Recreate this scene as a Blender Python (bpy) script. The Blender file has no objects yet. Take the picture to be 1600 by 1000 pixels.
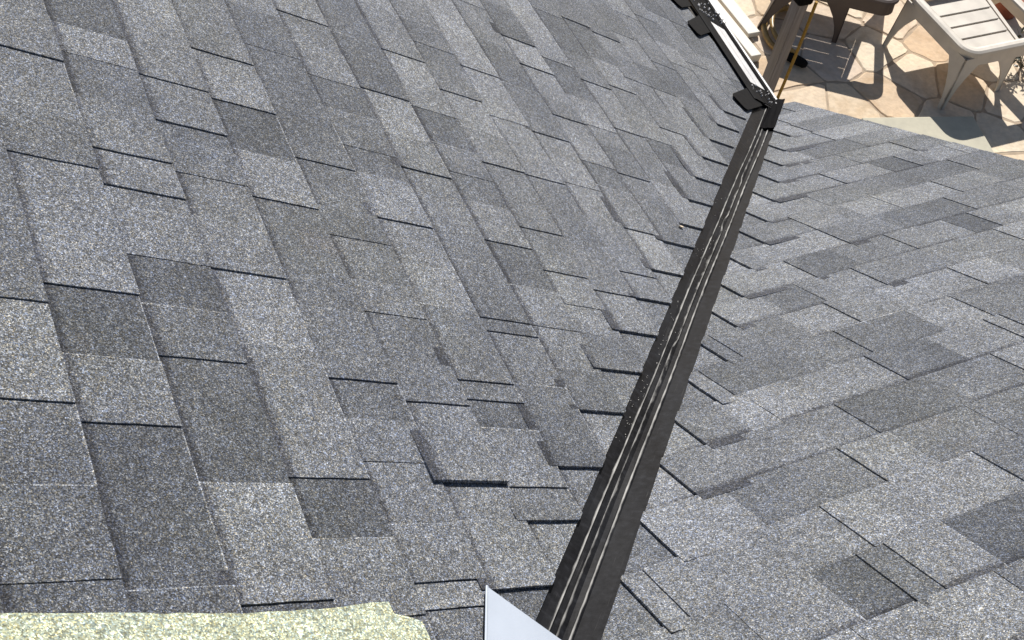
import bpy, bmesh, math, random
from mathutils import Vector, Matrix
random.seed(11)
C = bpy.context.scene.collection
S = bpy.context.scene

# ------------------------------------------------------------------ camera, sky, sun, exposure
CAM_AXES = ((0.90541931, -0.23704183, 0.35217475),
            (-0.4014164, -0.74799115, 0.52855852),
            (0.13813312, -0.61993581, -0.77239811))      # columns: right, down, forward
CAM_POS = Vector((-2.76272493, -2.69920475, 2.98446762))
FOCAL_PX = 1890.5                                          # for a 1600 px wide frame
cam_data = bpy.data.cameras.new('camera')
cam = bpy.data.objects.new('camera', cam_data)
C.objects.link(cam)
cam_data.sensor_width = 36.0
cam_data.lens = FOCAL_PX / 1600 * 36.0
cam_data.clip_start = 0.05
cam_data.clip_end = 500
m = Matrix.Identity(4)
for i in range(3):
    m[i][0] = CAM_AXES[i][0]
    m[i][1] = -CAM_AXES[i][1]
    m[i][2] = -CAM_AXES[i][2]
    m[i][3] = CAM_POS[i]
cam.matrix_world = m
S.camera = cam

SUN_AZ = math.radians(31.5)      # clockwise from +Y
SUN_EL = math.radians(37)
world = bpy.data.worlds.new('World')
S.world = world
world.use_nodes = True
wn = world.node_tree
sky = wn.nodes.new('ShaderNodeTexSky')
sky.sky_type = 'NISHITA'
sky.sun_disc = False
sky.sun_elevation = SUN_EL
sky.sun_rotation = SUN_AZ
bg = wn.nodes['Background']
bg.inputs['Strength'].default_value = 0.05
wn.links.new(sky.outputs[0], bg.inputs[0])
sun_data = bpy.data.lights.new('sun', 'SUN')
sun_data.energy = 4.9
sun_data.angle = math.radians(0.53)
sun_data.color = (1.0, 0.955, 0.89)
sun = bpy.data.objects.new('sun', sun_data)
C.objects.link(sun)
SUN_DIR = Vector((math.sin(SUN_AZ) * math.cos(SUN_EL), math.cos(SUN_AZ) * math.cos(SUN_EL), math.sin(SUN_EL)))
sun.rotation_euler = SUN_DIR.to_track_quat('Z', 'Y').to_euler()
sun.location = SUN_DIR * 20
S.view_settings.view_transform = 'Standard'
S.view_settings.look = 'None'
S.view_settings.gamma = 1.0
S.view_settings.use_curve_mapping = False
S.view_settings.exposure = 0.40

# ------------------------------------------------------------------ what the roof was measured to be
# cuts between neighbouring tabs, by course: position along the course in metres and kind
# (b: the far tab stands proud, h: the near tab stands proud, v: first cut beside the valley)
CUTS_LEFT = {2: [(-0.197, 'v')],
    3: [(-0.315, 'v')],
    4: [(-0.44, 'v')],
    5: [(-0.571, 'v')],
    6: [(-0.703, 'v'), (-0.477, 'b'), (-0.006, 'b')],
    7: [(-0.836, 'v'), (-0.33, 'b'), (-0.194, 'h'), (0.007, 'b')],
    8: [(-0.967, 'v'), (-0.577, 'b'), (-0.362, 'b')],
    9: [(-1.066, 'v'), (-0.808, 'b'), (-0.481, 'h'), (-0.116, 'h')],
    10: [(-1.195, 'v'), (-1.051, 'b'), (-0.895, 'h'), (-0.62, 'b'), (-0.539, 'h'), (-0.407, 'b'), (-0.28, 'b')],
    11: [(-1.313, 'v'), (-1.226, 'b'), (-0.738, 'b'), (-0.541, 'h'), (-0.349, 'h')],
    12: [(-1.434, 'v'), (-1.313, 'b'), (-0.94, 'b'), (-0.852, 'h'), (-0.534, 'b')],
    13: [(-1.557, 'v'), (-1.281, 'b'), (-1.149, 'b'), (-0.94, 'b'), (-0.815, 'h'), (-0.684, 'b'), (-0.397, 'h')],
    14: [(-1.674, 'v'), (-1.348, 'h'), (-1.223, 'b'), (-0.917, 'h'), (-0.59, 'b')],
    15: [(-1.811, 'v'), (-1.621, 'h'), (-1.495, 'b'), (-1.46, 'b'), (-1.305, 'h'), (-1.043, 'b'), (-0.929, 'h'), (-0.787, 'b'), (-0.588, 'h')],
    16: [(-1.924, 'v'), (-1.856, 'b'), (-1.732, 'h'), (-1.672, 'b'), (-1.628, 'b'), (-1.448, 'h'), (-1.228, 'b'), (-0.904, 'h'), (-0.58, 'b')],
    17: [(-2.045, 'v'), (-1.921, 'h'), (-1.851, 'b'), (-1.689, 'b'), (-1.416, 'h'), (-1.103, 'b')],
    18: [(-2.07, 'b'), (-2.026, 'b'), (-1.927, 'h'), (-1.655, 'b'), (-1.501, 'h'), (-1.248, 'b'), (-1.124, 'h'), (-0.986, 'b'), (-0.869, 'h'), (-0.837, 'b')],
    19: [(-2.077, 'b'), (-1.951, 'h'), (-1.85, 'b'), (-1.603, 'h'), (-1.448, 'b'), (-1.146, 'h'), (-1.096, 'b'), (-0.974, 'b'), (-0.758, 'h')],
    20: [(-2.046, 'b'), (-1.862, 'h'), (-1.646, 'b'), (-1.341, 'h'), (-1.298, 'b'), (-1.212, 'b'), (-0.888, 'h')],
    21: [(-2.018, 'h'), (-1.773, 'b'), (-1.659, 'h'), (-1.534, 'b'), (-1.267, 'b'), (-1.143, 'h'), (-1.004, 'b')],
    22: [(-1.872, 'h'), (-1.745, 'b'), (-1.573, 'b')]}
CUTS_RIGHT = {0: [(0.023, 'b')],
    1: [(-0.101, 'b')],
    2: [(-0.212, 'v'), (-0.116, 'b')],
    3: [(-0.34, 'v'), (-0.132, 'b')],
    4: [(-0.454, 'v')],
    5: [(-0.573, 'v'), (-0.028, 'b')],
    6: [(-0.696, 'v'), (-0.428, 'b'), (-0.135, 'b'), (-0.058, 'h')],
    7: [(-0.824, 'v'), (-0.514, 'h'), (-0.31, 'h'), (-0.043, 'b')],
    8: [(-0.937, 'v'), (-0.759, 'b'), (-0.237, 'b')],
    9: [(-1.078, 'v'), (-1.007, 'h'), (-0.764, 'b'), (-0.321, 'b')],
    10: [(-1.203, 'v'), (-0.983, 'b'), (-0.659, 'b'), (-0.371, 'b')],
    11: [(-1.319, 'v'), (-0.885, 'b'), (-0.415, 'b')],
    12: [(-1.441, 'v'), (-1.399, 'b'), (-1.206, 'h'), (-1.08, 'b'), (-0.935, 'h'), (-0.703, 'b')],
    13: [(-1.564, 'v'), (-1.519, 'b'), (-1.254, 'h'), (-1.165, 'b'), (-0.829, 'b')],
    14: [(-1.682, 'v'), (-1.402, 'h'), (-1.197, 'b'), (-0.868, 'b'), (-0.82, 'b')],
    15: [(-1.795, 'v'), (-1.388, 'b'), (-0.985, 'b')],
    16: [(-1.923, 'v'), (-1.495, 'b')],
    17: [(-2.035, 'v'), (-1.99, 'b'), (-1.644, 'b'), (-1.307, 'b')],
    18: [(-1.778, 'h'), (-1.686, 'b'), (-1.63, 'b'), (-1.512, 'h')],
    19: [(-1.693, 'h')]}
TONES_LEFT = [[20, -0.848, 0.25],
    [18, -1.066, 0.2],
    [19, -1.019, 0.5],
    [19, -1.101, 0.35],
    [20, -1.229, 0.65],
    [19, -1.189, 0.4],
    [21, -1.604, 0.15],
    [20, -1.487, 0.25],
    [18, -1.197, 0.8],
    [16, -1.024, 0.4],
    [12, -0.449, 0.95],
    [9, -0.208, 0.8],
    [11, -0.428, 0.35],
    [15, -0.626, 0.25],
    [14, -0.512, 0.6],
    [15, -0.681, 0.3],
    [14, -0.943, 0.5],
    [12, -0.634, 0.9],
    [11, -0.637, 0.45],
    [12, -0.886, 0.7],
    [11, -0.846, 0.85],
    [22, -1.651, 0.7],
    [21, -1.391, 0.65],
    [22, -1.394, 0.45],
    [19, -1.515, 0.8],
    [20, -1.591, 0.3],
    [21, -1.81, 0.2],
    [22, -1.816, 0.35],
    [20, -1.76, 0.25],
    [20, -1.937, 0.75],
    [19, -1.895, 0.2],
    [22, -1.969, 0.35],
    [21, -1.908, 0.25],
    [21, -2.042, 0.3],
    [20, -2.059, 0.25],
    [19, -1.733, 0.6],
    [18, -1.836, 0.65],
    [18, -1.79, 0.65],
    [16, -1.702, 0.25],
    [16, -1.377, 0.4],
    [16, -1.328, 0.7],
    [17, -1.36, 0.45],
    [20, -1.651, 0.35],
    [20, -1.705, 0.45],
    [19, -1.617, 0.5],
    [20, -1.172, 0.55],
    [21, -1.076, 0.5],
    [21, -1.216, 0.4],
    [18, -0.706, 0.5],
    [17, -0.69, 0.3],
    [17, -0.8, 0.35],
    [17, -1.233, 0.4],
    [16, -1.509, 0.45],
    [15, -1.515, 0.5],
    [13, -1.368, 0.75],
    [9, -0.746, 0.35],
    [9, -0.241, 0.8],
    [8, -0.241, 0.4],
    [9, -0.588, 0.8],
    [5, 0.151, 0.4],
    [4, 0.164, 0.6],
    [13, -1.097, 0.5],
    [17, -1.654, 0.5],
    [17, -1.832, 0.6],
    [16, -1.786, 0.65],
    [18, -1.992, 0.6],
    [19, -2.01, 0.6],
    [15, -1.159, 0.55],
    [15, -1.109, 0.55],
    [12, -1.032, 0.5],
    [12, -1.205, 0.6],
    [11, -1.293, 0.65],
    [14, -1.039, 0.45],
    [12, -0.264, 0.8],
    [14, -0.419, 0.5],
    [8, -0.462, 0.7],
    [6, -0.223, 0.5]]
TONES_RIGHT = [[6, -0.203, 0.15],
    [10, -0.427, 0.15],
    [7, -0.079, 0.3],
    [10, -0.869, 0.2],
    [8, -0.318, 0.75],
    [7, -0.508, 0.4],
    [13, -1.293, 0.3],
    [15, -1.215, 0.25],
    [14, -1.08, 0.25],
    [13, -1.133, 0.3],
    [18, -1.747, 0.2],
    [18, -1.465, 0.15],
    [18, -1.666, 0.3],
    [14, -1.516, 0.85],
    [12, -0.611, 0.85],
    [8, -0.372, 0.7],
    [17, -1.515, 0.7],
    [18, -1.568, 0.65],
    [13, -0.965, 0.75],
    [12, -1.131, 0.75],
    [12, -1.013, 0.6],
    [14, -1.449, 0.8],
    [14, -1.228, 0.6],
    [16, -1.558, 0.35],
    [16, -1.618, 0.4],
    [15, -1.639, 0.5],
    [14, -1.062, 0.3],
    [9, -0.626, 0.25],
    [9, -0.643, 0.45],
    [8, -0.637, 0.6],
    [7, -0.691, 0.65],
    [6, -0.341, 0.65],
    [5, -0.245, 0.5],
    [5, -0.468, 0.55],
    [13, -0.848, 0.7],
    [12, -0.888, 0.7],
    [13, -0.772, 0.35],
    [11, -0.823, 0.5],
    [10, -0.807, 0.4],
    [17, -1.342, 0.7],
    [16, -1.175, 0.4],
    [17, -1.67, 0.6],
    [16, -1.721, 0.5],
    [17, -1.821, 0.6],
    [18, -1.842, 0.65],
    [17, -1.941, 0.6],
    [12, -0.574, 0.5],
    [9, -0.162, 0.45],
    [7, 0.102, 0.4]]

PITCH_L = 0.60131226
PITCH_R = 0.61694027
EXPO = 0.143
RAKE_X = 0.118
GROUND = -2.1
cl = 1 / math.sqrt(1 + PITCH_L ** 2); sl_ = PITCH_L * cl
cr = 1 / math.sqrt(1 + PITCH_R ** 2); sr_ = PITCH_R * cr
NL = Vector((sl_, 0, cl)); NR = Vector((0, sr_, cr))

def on_left(s, y, h=0.0):
    return Vector((-s * cl, y, s * sl_)) + NL * h
def on_right(s, x, h=0.0):
    return Vector((x, -s * cr, s * sr_)) + NR * h
def pixel(P):
    d = P - CAM_POS
    q = [sum(CAM_AXES[i][k] * d[i] for i in range(3)) for k in range(3)]
    if q[2] < 0.05:
        return None
    return 800 + FOCAL_PX * q[0] / q[2], 500 + FOCAL_PX * q[1] / q[2]

# ------------------------------------------------------------------ helpers
def obj(name, bm, mat, parent=None, smooth=False):
    me = bpy.data.meshes.new(name)
    bm.normal_update()
    bm.to_mesh(me); bm.free()
    if smooth:
        for f in me.polygons: f.use_smooth = True
    if mat: me.materials.append(mat)
    o = bpy.data.objects.new(name, me)
    C.objects.link(o)
    if parent: o.parent = parent
    return o
def empty(name, loc=(0, 0, 0), rz=0.0):
    o = bpy.data.objects.new(name, None)
    o.location = loc; o.rotation_euler = (0, 0, rz)
    o.empty_display_size = 0.1
    C.objects.link(o)
    return o
def tag(o, label=None, cat=None, group=None, kind=None):
    if label: o['label'] = label
    if cat: o['category'] = cat
    if group: o['group'] = group
    if kind: o['kind'] = kind
    return o
def box(bm, c, size, rot=None, bevel=0.0):
    r = bmesh.ops.create_cube(bm, size=1.0)
    vs = r['verts']
    M = Matrix.Translation(Vector(c)) @ (rot.to_4x4() if rot else Matrix.Identity(4)) @ Matrix.Diagonal((*size, 1))
    bmesh.ops.transform(bm, matrix=M, verts=vs)
    if bevel:
        es = list({e for v in vs for e in v.link_edges})
        bmesh.ops.bevel(bm, geom=es, offset=bevel, segments=2, profile=0.5, affect='EDGES')
def prism(bm, top, bot, bevel=0.0):
    """side by side loops of points; closed solid between them"""
    a = [bm.verts.new(p) for p in top]; b = [bm.verts.new(p) for p in bot]
    n = len(a)
    fs = [bm.faces.new(a), bm.faces.new(b[::-1])]
    for i in range(n):
        j = (i + 1) % n
        fs.append(bm.faces.new((a[j], a[i], b[i], b[j])))
    bmesh.ops.recalc_face_normals(bm, faces=fs)
    return fs
def tube(bm, pts, r, n=8, caps=True):
    pts = [Vector(p) for p in pts]
    rings = []
    ref = Vector((0.3, 0.2, 1)).normalized()
    for i, p in enumerate(pts):
        t = (pts[min(i + 1, len(pts) - 1)] - pts[max(i - 1, 0)]).normalized()
        u = ref - t * ref.dot(t)
        if u.length < 1e-3: u = t.orthogonal()
        u.normalize(); ref = u
        w = t.cross(u)
        rr = r[i] if isinstance(r, (list, tuple)) else r
        rings.append([bm.verts.new(p + u * (rr * math.cos(2 * math.pi * k / n)) + w * (rr * math.sin(2 * math.pi * k / n))) for k in range(n)])
    fs = []
    for a, b in zip(rings, rings[1:]):
        for k in range(n):
            fs.append(bm.faces.new((a[k], a[(k + 1) % n], b[(k + 1) % n], b[k])))
    if caps:
        fs.append(bm.faces.new(rings[0][::-1])); fs.append(bm.faces.new(rings[-1]))
    bmesh.ops.recalc_face_normals(bm, faces=fs)
def sweep(bm, path, profile, closed=False):
    """profile: (sideways, up) points swept along a level path"""
    path = [Vector(p) for p in path]
    n = len(path); rings = []
    for i, p in enumerate(path):
        if closed: t = path[(i + 1) % n] - path[i - 1]
        else: t = path[min(i + 1, n - 1)] - path[max(i - 1, 0)]
        t.normalize()
        side = Vector((t.y, -t.x, 0)).normalized()
        up = side.cross(t)
        rings.append([bm.verts.new(p + side * a + up * b) for a, b in profile])
    fs = []; k = len(profile)
    for i in range(n if closed else n - 1):
        a, b = rings[i], rings[(i + 1) % n]
        for j in range(k):
            fs.append(bm.faces.new((a[j], a[(j + 1) % k], b[(j + 1) % k], b[j])))
    if not closed:
        fs.append(bm.faces.new(rings[0][::-1])); fs.append(bm.faces.new(rings[-1]))
    bmesh.ops.recalc_face_normals(bm, faces=fs)
def clip(poly, f):
    """keep the part of a 2-D polygon where f(p) >= 0 (f linear)"""
    out = []
    for i in range(len(poly)):
        a, b = poly[i], poly[(i + 1) % len(poly)]
        fa, fb = f(a), f(b)
        if fa >= 0: out.append(a)
        if (fa >= 0) != (fb >= 0):
            t = fa / (fa - fb)
            out.append((a[0] + t * (b[0] - a[0]), a[1] + t * (b[1] - a[1])))
    return out

# ------------------------------------------------------------------ materials
def new_mat(name, base=(0.5, 0.5, 0.5), rough=0.6, metal=0.0, spec=0.5):
    mt = bpy.data.materials.new(name); mt.use_nodes = True
    nt = mt.node_tree
    b = nt.nodes['Principled BSDF']
    b.inputs['Base Color'].default_value = (*base, 1)
    b.inputs['Roughness'].default_value = rough
    b.inputs['Metallic'].default_value = metal
    b.inputs['Specular IOR Level'].default_value = spec
    return mt, nt, b
def N(nt, t, **kw):
    n = nt.nodes.new(t)
    for k, v in kw.items():
        if k in n.inputs: n.inputs[k].default_value = v
        else: setattr(n, k, v)
    return n
def ramp(nt, fac, stops):
    r = nt.nodes.new('ShaderNodeValToRGB')
    e = r.color_ramp.elements
    e[0].position, e[0].color = stops[0][0], (*stops[0][1], 1)
    e[1].position, e[1].color = stops[-1][0], (*stops[-1][1], 1)
    for p, c in stops[1:-1]:
        q = e.new(p); q.color = (*c, 1)
    nt.links.new(fac, r.inputs[0])
    return r.outputs[0]
def mix(nt, a, b, fac, mode='MIX'):
    n = nt.nodes.new('ShaderNodeMix'); n.data_type = 'RGBA'; n.blend_type = mode; n.clamp_result = False
    for sock, v in ((n.inputs[0], fac), (n.inputs[6], a), (n.inputs[7], b)):
        if hasattr(v, 'is_output') or hasattr(v, 'links'): nt.links.new(v, sock)
        elif isinstance(v, (int, float)): sock.default_value = v
        else: sock.default_value = (*v, 1)
    return n.outputs[2]
def math_n(nt, op, a, b=0.0, c=0.0):
    n = nt.nodes.new('ShaderNodeMath'); n.operation = op
    for s, v in zip(n.inputs, (a, b, c)):
        if isinstance(v, (int, float)): s.default_value = v
        else: nt.links.new(v, s)
    return n.outputs[0]
def bump(nt, b, height, strength=0.3, dist=0.002):
    n = nt.nodes.new('ShaderNodeBump')
    n.inputs['Strength'].default_value = strength
    n.inputs['Distance'].default_value = dist
    nt.links.new(height, n.inputs['Height'])
    nt.links.new(n.outputs[0], b.inputs['Normal'])

def granule_mat(name, dark, light, tint_mix=1.0, fine=620, contrast=1.0):
    mt, nt, b = new_mat(name, rough=0.9, spec=0.3)
    uv = N(nt, 'ShaderNodeUVMap'); uv.uv_map = 'UVMap'
    tone = N(nt, 'ShaderNodeAttribute'); tone.attribute_name = 'tone'
    band = N(nt, 'ShaderNodeAttribute'); band.attribute_name = 'band'
    def vor(scale):
        v = N(nt, 'ShaderNodeTexVoronoi'); v.voronoi_dimensions = '2D'
        v.inputs['Scale'].default_value = scale
        nt.links.new(uv.outputs[0], v.inputs['Vector'])
        return v
    v1, v2 = vor(fine), vor(fine * 0.5)
    sep1 = N(nt, 'ShaderNodeSeparateColor'); nt.links.new(v1.outputs['Color'], sep1.inputs[0])
    sep2 = N(nt, 'ShaderNodeSeparateColor'); nt.links.new(v2.outputs['Color'], sep2.inputs[0])
    patch = N(nt, 'ShaderNodeTexNoise'); patch.inputs['Scale'].default_value = 9.0; patch.inputs['Detail'].default_value = 4
    nt.links.new(uv.outputs[0], patch.inputs['Vector'])
    base = mix(nt, dark, light, tone.outputs['Fac'])
    # granule brightness: a few near black, many mid, some nearly white
    g1 = ramp(nt, sep1.outputs[0], [(p, (1 + (q - 1) * contrast,) * 3) for p, q in ((0.0, 0.25), (0.3, 0.62), (0.62, 0.98), (0.82, 1.5), (1.0, 2.6))])
    g2 = ramp(nt, sep2.outputs[0], [(0.0, (0.68,) * 3), (0.5, (0.97,) * 3), (0.8, (1.1,) * 3), (1.0, (1.5,) * 3)])
    col = mix(nt, base, g1, 1.0, 'MULTIPLY')
    col = mix(nt, col, g2, 1.0, 'MULTIPLY')
    v3 = vor(fine * 0.2)
    sep3 = N(nt, 'ShaderNodeSeparateColor'); nt.links.new(v3.outputs['Color'], sep3.inputs[0])
    g3 = ramp(nt, sep3.outputs[0], [(0.0, (0.84,) * 3), (0.6, (1.0,) * 3), (0.8, (1.06,) * 3), (1.0, (1.24,) * 3)])
    col = mix(nt, col, g3, 1.0, 'MULTIPLY')
    # mineral hue of the single granules
    hue = ramp(nt, sep1.outputs[1], [(0.0, (1.22, 1.06, 0.74)), (0.25, (1.02, 1.02, 0.96)), (0.7, (0.95, 1.0, 1.07)), (1.0, (0.78, 0.95, 1.30))])
    col = mix(nt, col, hue, tint_mix, 'MULTIPLY')
    pt = ramp(nt, patch.outputs[0], [(0.3, (0.88,) * 3), (0.7, (1.12,) * 3)])
    col = mix(nt, col, pt, 1.0, 'MULTIPLY')
    stain = N(nt, 'ShaderNodeTexNoise'); stain.inputs['Scale'].default_value = 3.2; stain.inputs['Detail'].default_value = 5
    nt.links.new(uv.outputs[0], stain.inputs['Vector'])
    col = mix(nt, col, ramp(nt, stain.outputs[0], [(0.28, (0.93, 0.95, 1.0)), (0.5, (1, 1, 1)), (0.66, (1.0, 1.0, 0.965)), (0.78, (1.06, 1.0, 0.96))]), 1.0, 'MULTIPLY')
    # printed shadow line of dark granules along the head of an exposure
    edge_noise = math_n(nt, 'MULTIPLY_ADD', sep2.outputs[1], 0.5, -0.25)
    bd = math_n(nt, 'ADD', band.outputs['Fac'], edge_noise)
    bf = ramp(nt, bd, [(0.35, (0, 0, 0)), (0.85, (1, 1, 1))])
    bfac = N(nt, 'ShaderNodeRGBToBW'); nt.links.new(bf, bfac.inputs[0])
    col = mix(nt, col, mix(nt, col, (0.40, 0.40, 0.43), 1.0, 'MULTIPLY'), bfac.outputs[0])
    nt.links.new(col, b.inputs['Base Color'])
    hgt = math_n(nt, 'ADD', v1.outputs['Distance'], math_n(nt, 'MULTIPLY', v2.outputs['Distance'], 0.8))
    bump(nt, b, hgt, 0.5, 0.0012)
    return mt
M_SHINGLE = granule_mat('grey_granules', (0.057, 0.061, 0.071), (0.226, 0.230, 0.245), fine=690, contrast=0.95)
M_TAN = granule_mat('tan_granules', (0.39, 0.41, 0.29), (0.53, 0.555, 0.42), fine=560, contrast=0.6)

def simple(name, base, rough=0.6, metal=0.0, noise=0.15, scale=20.0, bumpy=0.0, stretch=None, spec=0.5):
    mt, nt, b = new_mat(name, base, rough, metal, spec)
    tc = N(nt, 'ShaderNodeTexCoord')
    no = N(nt, 'ShaderNodeTexNoise'); no.inputs['Scale'].default_value = scale; no.inputs['Detail'].default_value = 6
    if stretch:
        mp = N(nt, 'ShaderNodeMapping'); mp.inputs['Scale'].default_value = stretch
        nt.links.new(tc.outputs['Object'], mp.inputs[0]); nt.links.new(mp.outputs[0], no.inputs['Vector'])
    else:
        nt.links.new(tc.outputs['Object'], no.inputs['Vector'])
    f = ramp(nt, no.outputs[0], [(0.25, (1 - noise,) * 3), (0.75, (1 + noise,) * 3)])
    nt.links.new(mix(nt, base, f, 1.0, 'MULTIPLY'), b.inputs['Base Color'])
    rr = math_n(nt, 'MULTIPLY_ADD', no.outputs[0], 0.3, rough - 0.15)
    nt.links.new(rr, b.inputs['Roughness'])
    if bumpy: bump(nt, b, no.outputs[0], bumpy, 0.004)
    return mt
M_BLACK = simple('black_plastic', (0.004, 0.004, 0.005), 0.75, noise=0.3, scale=40, spec=0.12)
M_RUBBER = simple('black_membrane', (0.004, 0.004, 0.005), 0.8, noise=0.4, scale=25, bumpy=0.1, spec=0.03)
M_DECK = simple('roof_board', (0.06, 0.055, 0.05), 0.9)
M_ALU = simple('bare_aluminium', (0.78, 0.79, 0.80), 0.3, 0.9, noise=0.06, scale=12)
M_DARKALU = simple('dark_gutter_paint', (0.03, 0.03, 0.033), 0.5, 0.0, noise=0.25, spec=0.2)
M_GLINT_GRIT = simple('pale_glint_and_grit', (0.85, 0.85, 0.86), 0.35, 0.2, noise=0.04)  # bright colour paints the sun glint on the guard; also colours grit
M_GREYALU = simple('grey_gutter_paint', (0.13, 0.13, 0.135), 0.5, 0.0, noise=0.25, scale=30, spec=0.25)
M_LIP = simple('grey_metal_edge', (0.42, 0.43, 0.45), 0.5, 0.0, noise=0.15)
M_SHEET = simple('galvanised_sheet', (0.66, 0.72, 0.82), 0.4, 0.55, noise=0.05, scale=6)
M_RESIN = simple('white_resin', (0.57, 0.52, 0.45), 0.45, noise=0.12, scale=9)
M_RESIN_SHADED = simple('shaded_resin', (0.085, 0.062, 0.052), 0.5, noise=0.15, scale=9)  # backlit shade put into the resin colour as brown
M_BOARD = simple('pale_painted_board', (0.66, 0.62, 0.54), 0.6, noise=0.1, scale=15)
M_CONC = simple('pale_concrete', (0.50, 0.47, 0.37), 0.85, noise=0.12, scale=14, bumpy=0.3)
M_POST = simple('weathered_timber', (0.30, 0.27, 0.255), 0.8, noise=0.3, scale=6, bumpy=0.4, stretch=(12, 12, 0.8))
M_HOSE = simple('yellow_brown_hose', (0.30, 0.18, 0.05), 0.45, noise=0.3, scale=30)
M_CORD = simple('yellow_cord', (0.36, 0.21, 0.035), 0.8, noise=0.3, scale=120)
M_MORTAR = simple('sandy_mortar', (0.42, 0.33, 0.24), 0.95, noise=0.2, scale=20, bumpy=0.5)
M_EARTH = simple('dry_earth', (0.26, 0.20, 0.14), 0.95, noise=0.3, scale=3, bumpy=0.5)
M_TERRA = simple('terracotta', (0.26, 0.075, 0.04), 0.8, noise=0.2, scale=12)
M_LEAF = simple('dark_leaf', (0.035, 0.05, 0.03), 0.4, noise=0.4, scale=30)
M_STEM = simple('pale_stem', (0.2, 0.17, 0.12), 0.8)
M_STUCCO = simple('cream_wall', (0.50, 0.45, 0.36), 0.9, noise=0.08, scale=30, bumpy=0.3)
M_CHIP = simple('dry_chip', (0.62, 0.52, 0.40), 0.8, noise=0.2, scale=80)
M_SMEAR = simple('white_sealant', (0.33, 0.325, 0.31), 0.8, noise=0.3, scale=200)

def flag_mat():
    mt, nt, b = new_mat('flagstone', rough=0.85, spec=0.3)
    tc = N(nt, 'ShaderNodeTexCoord')
    oi = N(nt, 'ShaderNodeObjectInfo')
    n1 = N(nt, 'ShaderNodeTexNoise'); n1.inputs['Scale'].default_value = 3.5; n1.inputs['Detail'].default_value = 8; n1.inputs['Distortion'].default_value = 1.2
    n2 = N(nt, 'ShaderNodeTexNoise'); n2.inputs['Scale'].default_value = 34; n2.inputs['Detail'].default_value = 6
    nt.links.new(tc.outputs['Object'], n1.inputs['Vector']); nt.links.new(tc.outputs['Object'], n2.inputs['Vector'])
    per = ramp(nt, oi.outputs['Random'], [(0.0, (0.60, 0.45, 0.31)), (0.3, (0.68, 0.55, 0.40)), (0.6, (0.70, 0.57, 0.44)), (0.85, (0.73, 0.63, 0.49)), (1.0, (0.64, 0.52, 0.42))])
    v = ramp(nt, n1.outputs[0], [(0.3, (0.84, 0.78, 0.70)), (0.5, (1, 1, 1)), (0.72, (1.1, 1.06, 1.0))])
    f = ramp(nt, n2.outputs[0], [(0.3, (0.88,) * 3), (0.7, (1.08,) * 3)])
    nt.links.new(mix(nt, mix(nt, per, v, 1.0, 'MULTIPLY'), f, 1.0, 'MULTIPLY'), b.inputs['Base Color'])
    bump(nt, b, math_n(nt, 'ADD', n1.outputs[0], math_n(nt, 'MULTIPLY', n2.outputs[0], 0.4)), 0.5, 0.01)
    return mt
M_FLAG = flag_mat()

def valley_mat():
    mt, nt, b = new_mat('black_coated_steel', rough=0.5, spec=0.10)
    uv = N(nt, 'ShaderNodeUVMap'); uv.uv_map = 'UVMap'
    wear = N(nt, 'ShaderNodeAttribute'); wear.attribute_name = 'wear'
    def noise(scale_x, scale_y, sc, det=6):
        mp = N(nt, 'ShaderNodeMapping'); mp.inputs['Scale'].default_value = (scale_x, scale_y, 1)
        n = N(nt, 'ShaderNodeTexNoise'); n.inputs['Scale'].default_value = sc; n.inputs['Detail'].default_value = det
        nt.links.new(uv.outputs[0], mp.inputs[0]); nt.links.new(mp.outputs[0], n.inputs['Vector'])
        return n.outputs[0]
    long_n = noise(1, 0.03, 260)
    spot = noise(1, 1, 60, 8)
    big = noise(1, 0.35, 9, 3)
    base = ramp(nt, spot, [(0.3, (0.004, 0.004, 0.005)), (0.55, (0.0085, 0.0085, 0.0105)), (0.75, (0.019, 0.020, 0.024))])
    dust = ramp(nt, big, [(0.4, (0, 0, 0)), (0.75, (1, 1, 1))])
    dbw = N(nt, 'ShaderNodeRGBToBW'); nt.links.new(dust, dbw.inputs[0])
    base = mix(nt, base, (0.022, 0.024, 0.029), math_n(nt, 'MULTIPLY', dbw.outputs[0], 0.55))
    scr = ramp(nt, long_n, [(0.66, (0, 0, 0)), (0.74, (1, 1, 1))])
    sbw = N(nt, 'ShaderNodeRGBToBW'); nt.links.new(scr, sbw.inputs[0])
    base = mix(nt, base, (0.12, 0.118, 0.115), math_n(nt, 'MULTIPLY', sbw.outputs[0], 0.3))
    # coating rubbed through along the folded ribs
    rub = math_n(nt, 'MULTIPLY_ADD', noise(1, 0.14, 130, 9), 1.5, -0.78)
    w = math_n(nt, 'ADD', wear.outputs['Fac'], rub)
    wr = ramp(nt, w, [(0.38, (0, 0, 0)), (1.02, (1, 1, 1))])
    wbw = N(nt, 'ShaderNodeRGBToBW'); nt.links.new(wr, wbw.inputs[0])
    wf = math_n(nt, 'MULTIPLY', wbw.outputs[0], 0.9)
    col = mix(nt, base, (0.45, 0.445, 0.43), wf)
    nt.links.new(col, b.inputs['Base Color'])
    nt.links.new(math_n(nt, 'MULTIPLY_ADD', spot, 0.35, 0.3), b.inputs['Roughness'])
    bump(nt, b, spot, 0.25, 0.002)
    return mt
M_VALLEY = valley_mat()

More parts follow.
